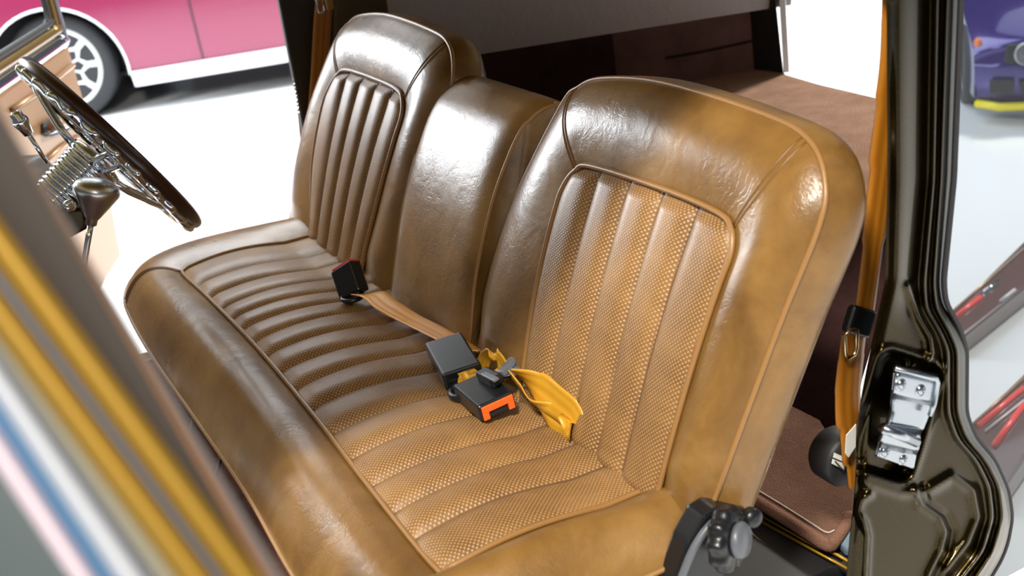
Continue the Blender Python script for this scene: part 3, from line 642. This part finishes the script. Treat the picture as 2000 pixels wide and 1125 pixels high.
for k in range(12): z = -0.148+k*0.0088; pr += [(0.0385+0.0005*k, z),(0.0405+0.0005*k, z+0.0015),(0.0405+0.0005*k, z+0.0068),(0.0385+0.0005*k, z+0.0082)]
pr += [(0.047,-0.041),(0.047,-0.030),(0.03,-0.024),(0.005,-0.023)]
lathe('billet_column', pr, CHROME, sw, Cw, BW, 40)
cs = thing('column_stalk', 'thin chrome turn signal stalk with a faceted knob, left of the steering column', 'control lever', at(88,312,0,1.02))
s0, s1 = at(92,318,0,1.02), at(56,262,0,1.02)
tube('stalk_rod', [s0, s1], 0.0035, CHROME, cs, 10)
lathe('stalk_knob', [(0.004,-0.002),(0.008,0.0),(0.010,0.012),(0.013,0.020),(0.013,0.026),(0.010,0.030),(0.010,0.036),(0.004,0.040)], CHROME, cs, s1, axes(s1-s0), 10)
sh = thing('gear_shifter', 'satin silver teardrop shift knob on a slim chrome rod below the wheel', 'gear lever', at(165,520,0,0.9))
k0, k1 = at(178,436,0,0.9), at(190,365,0,0.9); kd = (k1-k0).normalized()
lathe('shift_knob', [(0.006,-0.004),(0.0085,-0.002),(0.009,0.006),(0.012,0.010),(0.030,0.040),(0.034,0.047),(0.0345,0.053),(0.031,0.060),(0.022,0.066),(0.010,0.069),(0.001,0.0695)], SATIN, sh, k0, axes(kd), 40)
tube('shift_rod', [k0, at(172,470,0,0.9), at(160,540,0,0.9), at(150,640,0,0.9)], 0.0048, CHROME, sh, 12)

# ------------------------------------------------------------------ far door, standing open
fd = thing('far_door', 'far door standing open, bronze inner panel with chrome window frame and pull handle', 'car door', at(120,150,0,2.2)+Vector((0,0,-0.3)))
P0 = at(133,84,0,2.2); dd = Vector((-0.915,0.404,0)); 
def D(s, z, off=0): return Vector((P0.x, P0.y, 0)) + dd*s + Vector((0,0,z)) + Vector((-0.404,-0.915,0))*off
zt = P0.z
tidy(prism('door_panel', [D(0,zt),D(0.9,zt),D(0.9,-0.22),D(0.06,-0.22),D(0.0,-0.05)], Vector((0.404,0.915,0))*0.05, BRONZE, fd, 0.012, 3))
def hgt(px, py):   # point on the door's inner face
    r = ray(px, py); n = Vector((-0.404,-0.915,0)); t = (P0-CAM).dot(n)/r.dot(n); return CAM+r*t + n*0.004
for r_, off, M_ in ((0.016,0.0,CHROME),(0.013,0.030,OLIVE_M),(0.008,0.052,RUBBER)):
    A = [D(0.9, zt+0.012+off, 0.0), D(0.10, zt+0.012+off, 0.0)]
    cor = D(0.045-off*0.0+off*0.9, zt+0.02+off, 0); top = D(0.03+off*0.95, zt+0.45, 0)
    tube('window_frame', smoothpts([A[0], A[1], D(0.06+off, zt+0.018+off), D(0.035+off, zt+0.05+off), top], 8), r_, M_, fd, 10)
tidy(prism('pull_recess', [hgt(x, y) for x, y in ((78,240),(100,228),(140,215),(150,225),(128,255),(95,268),(80,262))], Vector((-0.404,-0.915,0))*0.004, SLATE, fd, 0.002, 2))
tube('pull_handle', [hgt(x, y)+Vector((-0.404,-0.915,0))*0.02 for x, y in ((80,252),(100,243),(125,232),(146,222))], 0.011, BRONZE, fd, 10)
tube('handle_trim', [hgt(x, y)+Vector((-0.404,-0.915,0))*0.016 for x, y in ((80,262),(104,254),(128,243),(148,231))], 0.004, CHROME, fd, 8)
tube('panel_crease', [hgt(x, y) for x, y in ((20,215),(60,190),(100,160),(140,128))], 0.006, BRONZE, fd, 8)
tube('panel_crease', [hgt(x, y) for x, y in ((85,315),(120,285),(160,262))], 0.006, BRONZE, fd, 8)
for x, y in ((45,140),(84,112),(122,86)):
    lathe('trim_screw', [(0.006,0),(0.006,0.002),(0.003,0.005),(0.0005,0.0055)], CHROME, fd, hgt(x, y), axes((-0.404,-0.915,0)), 12)

# ------------------------------------------------------------------ near door: its slanted window frame crosses close by
nd_ = thing('near_door', 'open near door, blurred slanting frame of gold paint, dark seals and bluish moulding', 'car door', (-0.6,-0.02,0.3))
DZ = 0.44
def FP(x, y, h=0.0): return CAM + ray(x, y)*(DZ-h)
def strip(name, l, r, M, h=0.0):
    # l, r: where the strip's two edges pass at heights 700 and 1100 of the drawing
    def f(u, v):
        y = 40 + 1250*u; q = (y-700)/400; xl = l[0]+(l[1]-l[0])*q; xr = r[0]+(r[1]-r[0])*q
        return FP(xl+(xr-xl)*v, y, h*math.sin(PI*v))
    return grid(name, 24, 12, f, M, nd_)
PALE = mat('pale_moulding', (0.30,0.32,0.36), 0.5)
GOLD2 = mat('gold_frame_paint', (0.25,0.145,0.014), 0.5, metal=0.45)  # plain gold paint of the door frame strips
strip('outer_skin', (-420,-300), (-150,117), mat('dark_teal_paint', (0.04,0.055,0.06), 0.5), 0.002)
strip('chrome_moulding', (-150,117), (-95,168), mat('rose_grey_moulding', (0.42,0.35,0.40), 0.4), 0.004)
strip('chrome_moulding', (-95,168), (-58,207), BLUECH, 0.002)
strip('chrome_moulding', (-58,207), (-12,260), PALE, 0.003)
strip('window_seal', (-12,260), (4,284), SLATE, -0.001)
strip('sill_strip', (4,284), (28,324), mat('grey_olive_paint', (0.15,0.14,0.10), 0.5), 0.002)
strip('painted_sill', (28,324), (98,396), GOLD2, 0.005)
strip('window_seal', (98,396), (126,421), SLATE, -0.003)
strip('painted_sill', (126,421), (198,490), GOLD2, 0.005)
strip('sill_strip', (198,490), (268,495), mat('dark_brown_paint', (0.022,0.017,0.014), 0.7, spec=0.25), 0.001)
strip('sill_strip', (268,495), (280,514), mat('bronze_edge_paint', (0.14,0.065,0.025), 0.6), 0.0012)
strip('inner_edge', (280,514), (292,532), mat('grey_edge_seal', (0.09,0.08,0.08), 0.6), 0.001)
def bk(u, v):
    y = 40 + 1250*u; q = (y-700)/400; xl, xr = -420+120*q, 292+240*q; p = FP(xl+(xr-xl)*v, y); return p + RX*0.0 + (-BK)*(0.012*math.sin(PI*v)**0.5)
grid('frame_back', 24, 10, bk, CARPET_D, nd_)
tidy(prism('door_shell', [FP(0,1290), FP(650,1290), Vector((-0.66,-0.08,-0.30)), Vector((-1.25,0.20,-0.30))], Vector((0.02,0.05,0)), CARPET_D, nd_))

# ------------------------------------------------------------------ tinted pane, added to dim the floor right of the pillar
def glass(name, col, r0=0.06):
    M = bpy.data.materials.new(name); M.use_nodes = True; nt = M.node_tree; nt.nodes.clear()
    o = nt.nodes.new('ShaderNodeOutputMaterial'); t = nt.nodes.new('ShaderNodeBsdfTransparent'); t.inputs[0].default_value = (*col, 1)
    g = nt.nodes.new('ShaderNodeBsdfGlossy'); g.inputs['Roughness'].default_value = 0.02; m_ = nt.nodes.new('ShaderNodeMixShader'); m_.inputs[0].default_value = r0
    nt.links.new(t.outputs[0], m_.inputs[1]); nt.links.new(g.outputs[0], m_.inputs[2]); nt.links.new(m_.outputs[0], o.inputs[0]); return M
pg = [at(interp(Rp, y)-12, y, 0, -0.02) for y in range(-40, 1181, 40)]
far_ = [Vector((-0.02,-1.55,p.z)) for p in (pg[0], pg[-1])]
pane = raw('added_tint_pane', pg+[far_[1], far_[0]], [tuple(range(len(pg)+2))], glass('dimming_glass', (0.34,0.365,0.385)), body)

# ------------------------------------------------------------------ cars in the hall, one built as its mirrored image
TYRE = mat('tyre_rubber', (0.02,0.022,0.025), 0.6); DARKIN = mat('dark_wheel_well', (0.01,0.01,0.012), 0.7)
CARGLASS = mat('dark_car_glass', (0.03,0.03,0.035), 0.08)
def wheel(parent_loc, axis_in, rt, rr, wd, spoke_n, label, rimmat):
    # built in local frame: z along the axle, outward
    T = thing('car_wheel', label, 'wheel', parent_loc); return T
def car(name, label, cat, ground, fwd, sc_, bodym, trimm, rimm, wheel_s, length, beltline=0.92, nose=0.85, extra=None):
    """ground: point under the front wheel's hub on the near side; fwd: unit vector towards the nose; near side faces the camera"""
    f = Vector(fwd).normalized(); up = Vector((0,0,1)); side = f.cross(up)
    if side.dot(CAM-Vector(ground)) < 0: side = -side           # outward of the near side
    G = Vector(ground)
    def Q(s, h, o=0.0): return G + (f*s + up*h + side*o)*sc_    # s ahead of the front hub, h above the floor, o outward
    T = thing(name, label, cat, G)
    wb = wheel_s; front = nose; rear = -(length-nose); WB = wb
    def bot(s):
        b = 0.19
        for c in (0, -WB):
            d = abs(s-c)
            if d < 0.42: b = max(b, 0.30+math.sqrt(max(0, 0.42**2-d*d))*0.98)
        return b
    def topc(s):
        t = (s-rear)/(front-rear); return 0.98 - 0.10*max(0, t-0.6)*2.2 - 0.06*max(0, 0.15-t)*6 
    def wy(h, s):
        t = (s-rear)/(front-rear); endt = 0.25*max(0, t-0.90)**2*60 + 0.25*max(0, 0.07-t)**2*60
        return 0.03*math.sin(PI*max(0, min(1, (h-0.1)/0.95))) - 0.10*max(0, h-0.75)**1.2 - endt
    ss = [rear + (front-rear)*i/150 for i in range(151)]
    def shell(sgn):
        def fn(u, v):
            s = rear+(front-rear)*u; b, t = bot(s), topc(s); h = b+(t-b)*v
            return Q(s, h, wy(h, s) if sgn > 0 else -1.78-wy(h, s))
        return fn
    grid('body_side', 220, 22, shell(1), bodym, T); grid('body_side', 120, 14, shell(-1), bodym, T)
    def deckf(u, v):
        s = rear+(front-rear)*u; h = topc(s); o = lin(wy(h, s), -1.78-wy(h, s), v); return Q(s, h+0.05*math.sin(PI*v), o)
    grid('bonnet_and_boot', 60, 16, deckf, bodym, T)
    def cab(u, v):
        s = lin(-0.55, rear+0.75, u); g = math.sin(PI*u)**0.45 if 0 < u < 1 else 0; o = lin(-0.10-0.14*g, -1.68+0.14*g, v)
        return Q(s, 0.93 + 0.42*g*(math.sin(PI*v)**0.25 if 0 < v < 1 else 0), o)
    grid('greenhouse', 40, 30, cab, CARGLASS, T)
    def nosef(u, v): b, t = 0.19, topc(front); return Q(front+0.06*math.sin(PI*u), lin(b, t, v), lin(wy(lin(b,t,v), front), -1.78-wy(lin(b,t,v), front), u))
    grid('nose_panel', 24, 10, nosef, bodym, T)
    grid('tail_panel', 24, 10, lambda u, v: Q(rear-0.05*math.sin(PI*u), lin(0.19, topc(rear), v), lin(wy(lin(0.19,topc(rear),v), rear), -1.78-wy(lin(0.19,topc(rear),v), rear), u)), bodym, T)
    tidy(raw('underbody', [Q(front-0.05,0.24,-0.12),Q(rear+0.05,0.24,-0.12),Q(rear+0.05,0.24,-1.66),Q(front-0.05,0.24,-1.66)], [(0,1,2,3)], DARKIN, T))
    # sill trim, arch trim
    a, b = -0.43, -WB+0.43
    tidy(prism('sill_trim', [Q(a,0.165,0.0),Q(b,0.165,0.0),Q(b,0.262,0.024),Q(a,0.262,0.024)], side*0.02*sc_, trimm, T, 0.004*sc_, 2))
    for c in (0, -WB):
        tube('arch_trim', [Q(c+0.425*math.cos(t), 0.30+0.415*math.sin(t), 0.03) for t in [PI*i/24 for i in range(-1, 26)]], 0.007*sc_, trimm, T, 8)
        tidy(raw('wheel_well', [Q(c-0.45,0.2,-0.24),Q(c+0.45,0.2,-0.24),Q(c+0.45,0.78,-0.24),Q(c-0.45,0.78,-0.24)], [(0,1,2,3)], DARKIN, T))
    # door cut lines
    for s_ in (-0.88, -2.02):
        tube('door_gap', [Q(s_-0.03*max(0,h-0.7), h, wy(h, s_)+0.001) for h in [0.265+0.7*i/14 for i in range(15)]], 0.005*sc_, DARKIN, T, 6)
    # wheels
    for c in (0, -WB):
        for oo, sg_ in ((-0.045, 1), (-1.735, -1)):
            ax = side*sg_; B = axes(ax, f); hub = Q(c, 0.335, oo)
            ty = lathe('tyre', [(r*sc_, z*sc_) for r, z in ((0.24,-0.20),(0.31,-0.205),(0.333,-0.18),(0.335,-0.03),(0.318,-0.002),(0.262,0.006),(0.245,-0.01))], TYRE, T, hub, B, 56)
            ri = lathe('wheel_rim', [(r*sc_, z*sc_) for r, z in ((0.252,-0.18),(0.252,-0.01),(0.246,0.004),(0.228,0.004),(0.222,-0.02),(0.216,-0.16))], rimm, ty, hub, B, 56)
            lathe('rim_backing', [(0.01*sc_,-0.12*sc_),(0.222*sc_,-0.12*sc_)], DARKIN, ri, hub, B, 32)
            if sg_ < 0: continue
            bits = []
            def W(r, a, z): return hub + B @ Vector((r*math.cos(a)*sc_, r*math.sin(a)*sc_, z*sc_))
            for k in range(9):
                a0 = 2*PI*k/9; a1 = a0+PI/9; a2 = a0-PI/9; rad = 0.020*sc_
                bits += [tube_bits([W(0.04,a0,-0.03), W(0.12,a0,-0.025)], rad, 6), tube_bits([W(0.12,a0,-0.025), W(0.165,a1,-0.02)], rad*0.9, 6), tube_bits([W(0.12,a0,-0.025), W(0.165,a2,-0.02)], rad*0.9, 6), tube_bits([W(0.165,a1,-0.02), W(0.232,a1,-0.006)], rad, 6)]
            joinbits('spokes', bits, rimm, ri)
            lathe('hub_cap', [(0.045*sc_,-0.05*sc_),(0.05*sc_,-0.02*sc_),(0.03*sc_,-0.008*sc_),(0.004*sc_,-0.006*sc_)], mat('brass_cap', (0.7,0.5,0.12), 0.3, metal=1), ri, hub, B, 24)
    return T, Q, side
PINK = mat('pink_paint', (0.24,0.02,0.068), 0.25, metal=0.2, coat=1.0)
gp = at(146,240,2,-H)
car('pink_car', 'pink classic car with white spoked wheel and chrome sill, parked beyond the steering wheel', 'car', gp, (0.383,0.924,0), 1.0, PINK, mat('bright_sill', (0.9,0.92,0.95), 0.25, metal=0.3), mat('white_wheel', (0.85,0.87,0.84), 0.3), 2.75, 4.6)
PURPLE = mat('purple_paint', (0.035,0.014,0.19), 0.18, metal=0.4, coat=1.0)
# purple car, nose towards the truck, built small in place of its mirrored image
SC = 0.50
pc = at(1908,249,2,-H)
bk_ = Vector((0.78,-0.63,0)).normalized(); lat = Vector((-0.63,-0.78,0)).normalized()       # bk_: from nose to tail; lat: across the nose, to the photograph's right
def PQ(s, o, h): return pc + (bk_*s + lat*o + Vector((0,0,h)))*SC
pT = thing('mirrored_purple_car', 'small purple sports car, yellow front lip, standing in for one mirrored in truck side', 'car', pc)
prof_p = [(0.02,0.20),(-0.02,0.38),(0.0,0.60),(0.06,0.70),(0.50,0.84),(1.15,0.96),(1.25,0.98),(1.95,1.38),(2.7,1.40),(3.6,1.05),(4.4,0.95),(4.5,0.30)]
pp = smoothpts([(s, h, 0) for s, h in prof_p], 8)
def pbody(u, v):
    i = u*(len(pp)-1); k = min(len(pp)-2, int(i)); p = pp[k].lerp(pp[k+1], i-k); s, h = p.x, p.y
    ed = abs(2*v-1); tuck = 0.22*max(0, (h-0.95)/0.45); o = lin(0+tuck, 1.85-tuck, v)
    drop = 0.10*ed**6 if h > 0.5 else 0; ss_ = s + 0.18*ed**4*(1 if s < 1 else 0)
    return PQ(ss_, o, h-drop)
grid('body_shell', 120, 40, pbody, PURPLE, pT)
for vv in (0.0, 1.0):
    V = [Vector(pbody(i/60, vv)) for i in range(61)]; L_ = [Vector((p.x, p.y, -H+0.2*SC)) for p in V]
    F = [(i, i+1, 62+i, 61+i) for i in range(60)]
    tidy(raw('body_side', V+L_, F, PURPLE, pT))
    for s_ in (0.80, 3.55):
        o_ = 0.0 if vv == 0 else 1.85; ax = -lat if vv == 0 else lat; B = axes(ax, bk_); hub = PQ(s_, o_+(0.22 if vv == 0 else -0.22), 0.34)
        ty = lathe('tyre', [(r*SC, z*SC) for r, z in ((0.22,0.0),(0.33,0.0),(0.345,0.03),(0.345,0.21),(0.33,0.245),(0.25,0.25),(0.23,0.22))], TYRE, pT, hub, B, 40)
        lathe('wheel_rim', [(r*SC, z*SC) for r, z in ((0.23,0.18),(0.235,0.235),(0.20,0.22),(0.10,0.19),(0.03,0.20))], SATIN, ty, hub, B, 30, lambda a, z: 1.0)
wsh = [PQ(1.30,0.22,1.03),PQ(1.30,1.63,1.03),PQ(1.86,1.45,1.36),PQ(1.86,0.40,1.36)]
tidy(prism('windscreen', [p+Vector((0,0,0.012))-bk_*0.01 for p in wsh], (0,0,0.004), CARGLASS, pT))
def face(name, pts, M, d=0.03, bev=0.004): return tidy(prism(name, [PQ(-0.045+sx, o, h) for o, h, sx in pts], -bk_*d*SC, M, pT, bev, 2))
face('grille', [(0.20,0.52,0.06),(0.22,0.66,0.08),(0.9,0.69,0.0),(1.63,0.66,0.08),(1.65,0.52,0.06),(0.9,0.50,0.0)], RUBBER, 0.05)
for o_ in (0.36, 0.68, 1.17, 1.49):
    B = axes(-bk_); c = PQ(-0.02, o_, 0.595)
    lathe('headlight', [(0.02*SC,0.0),(0.085*SC,0.0),(0.088*SC,0.04*SC),(0.075*SC,0.052*SC),(0.06*SC,0.046*SC),(0.02*SC,0.06*SC),(0.001,0.062*SC)], mat('smoky_lens', (0.10,0.10,0.12), 0.15, coat=1.0), pT, c, B, 28)
    tube('headlight_ring', [c-bk_*0.05*SC + B @ Vector((0.088*SC*math.cos(t), 0.088*SC*math.sin(t), 0)) for t in [2*PI*i/24 for i in range(24)]], 0.008*SC, SATIN, pT, 6, True)
face('lower_intake', [(0.35,0.24,0.03),(0.30,0.36,0.03),(0.9,0.38,-0.01),(1.55,0.36,0.03),(1.50,0.24,0.03)], RUBBER, 0.03)
face('fog_intake', [(0.10,0.27,0.10),(0.10,0.38,0.10),(0.27,0.38,0.05),(0.27,0.27,0.05)], RUBBER, 0.04)
tube('front_lip', [PQ(0.16,0.02,0.155), PQ(0.02,0.18,0.15), PQ(-0.06,0.6,0.15), PQ(-0.07,1.2,0.15), PQ(0.02,1.67,0.15), PQ(0.16,1.83,0.155)], 0.022*SC*1.6, mat('yellow_lip', (0.85,0.72,0.01), 0.4), pT, 8)
lathe('marker_light', [(0.01*SC,0),(0.04*SC,0),(0.03*SC,0.02*SC),(0.004,0.025*SC)], mat('amber_lens', (0.7,0.2,0.05), 0.2), pT, PQ(0.10,0.02,0.68), axes(-lat-bk_), 14)
# low floor bars standing in for streaks mirrored in the truck's side
MAR = mat('maroon_gloss', (0.11,0.035,0.030), 0.15, coat=1.0); REDL = mat('red_streak_glow', (0.9,0.05,0.05), 0.3, emit=(1.0,0.06,0.05), es=0.7)  # the red glow stands in for mirrored red streaks
def streak(label, top, botm, strips):
    c = at(*top[0], 2, -H); T = thing('mirrored_streak', label, 'reflected_shape', c)
    z1 = -H+0.06; P = [at(x, y, 2, z1) for x, y in (top[0], top[1], botm[1], botm[0])]
    # carry the mirrored rail on past the frame
    P[1] = P[0]+(P[1]-P[0])*1.8; P[2] = P[3]+(P[2]-P[3])*1.8
    tidy(prism('streak_body', P, (0,0,-0.06), MAR, T, 0.008, 2))
    for a, b, r, M_ in strips: tube('streak_line', [at(*a, 2, z1+0.004), at(*b, 2, z1+0.004)], r, M_, T, 8)
streak('mirrored maroon rail with red light strip, crossing behind the pillar at mid height', ((1835,632),(2000,470)), ((1875,660),(2000,562)),
     [((1868,618),(1915,580),0.007,REDL), ((1923,570),(1950,550),0.006,CHROME), ((1845,622),(2000,485),0.004,BRONZE), ((1955,588),(1982,566),0.005,WHITEM)])
streak('wider mirrored maroon rail with two red light strips, beside the bulge of the pillar', ((1880,842),(2000,728)), ((1955,960),(2000,895)),
     [((1912,830),(2000,757),0.006,REDL), ((1943,868),(2000,790),0.007,REDL), ((1925,842),(2000,782),0.003,WHITEM), ((1890,838),(2000,738),0.004,BRONZE)])

# ------------------------------------------------------------------ stand everything on the hall floor
settle()
for o in list(sc.objects):
    if o.parent is None and o.type not in ('CAMERA', 'LIGHT'): o.location.z += H
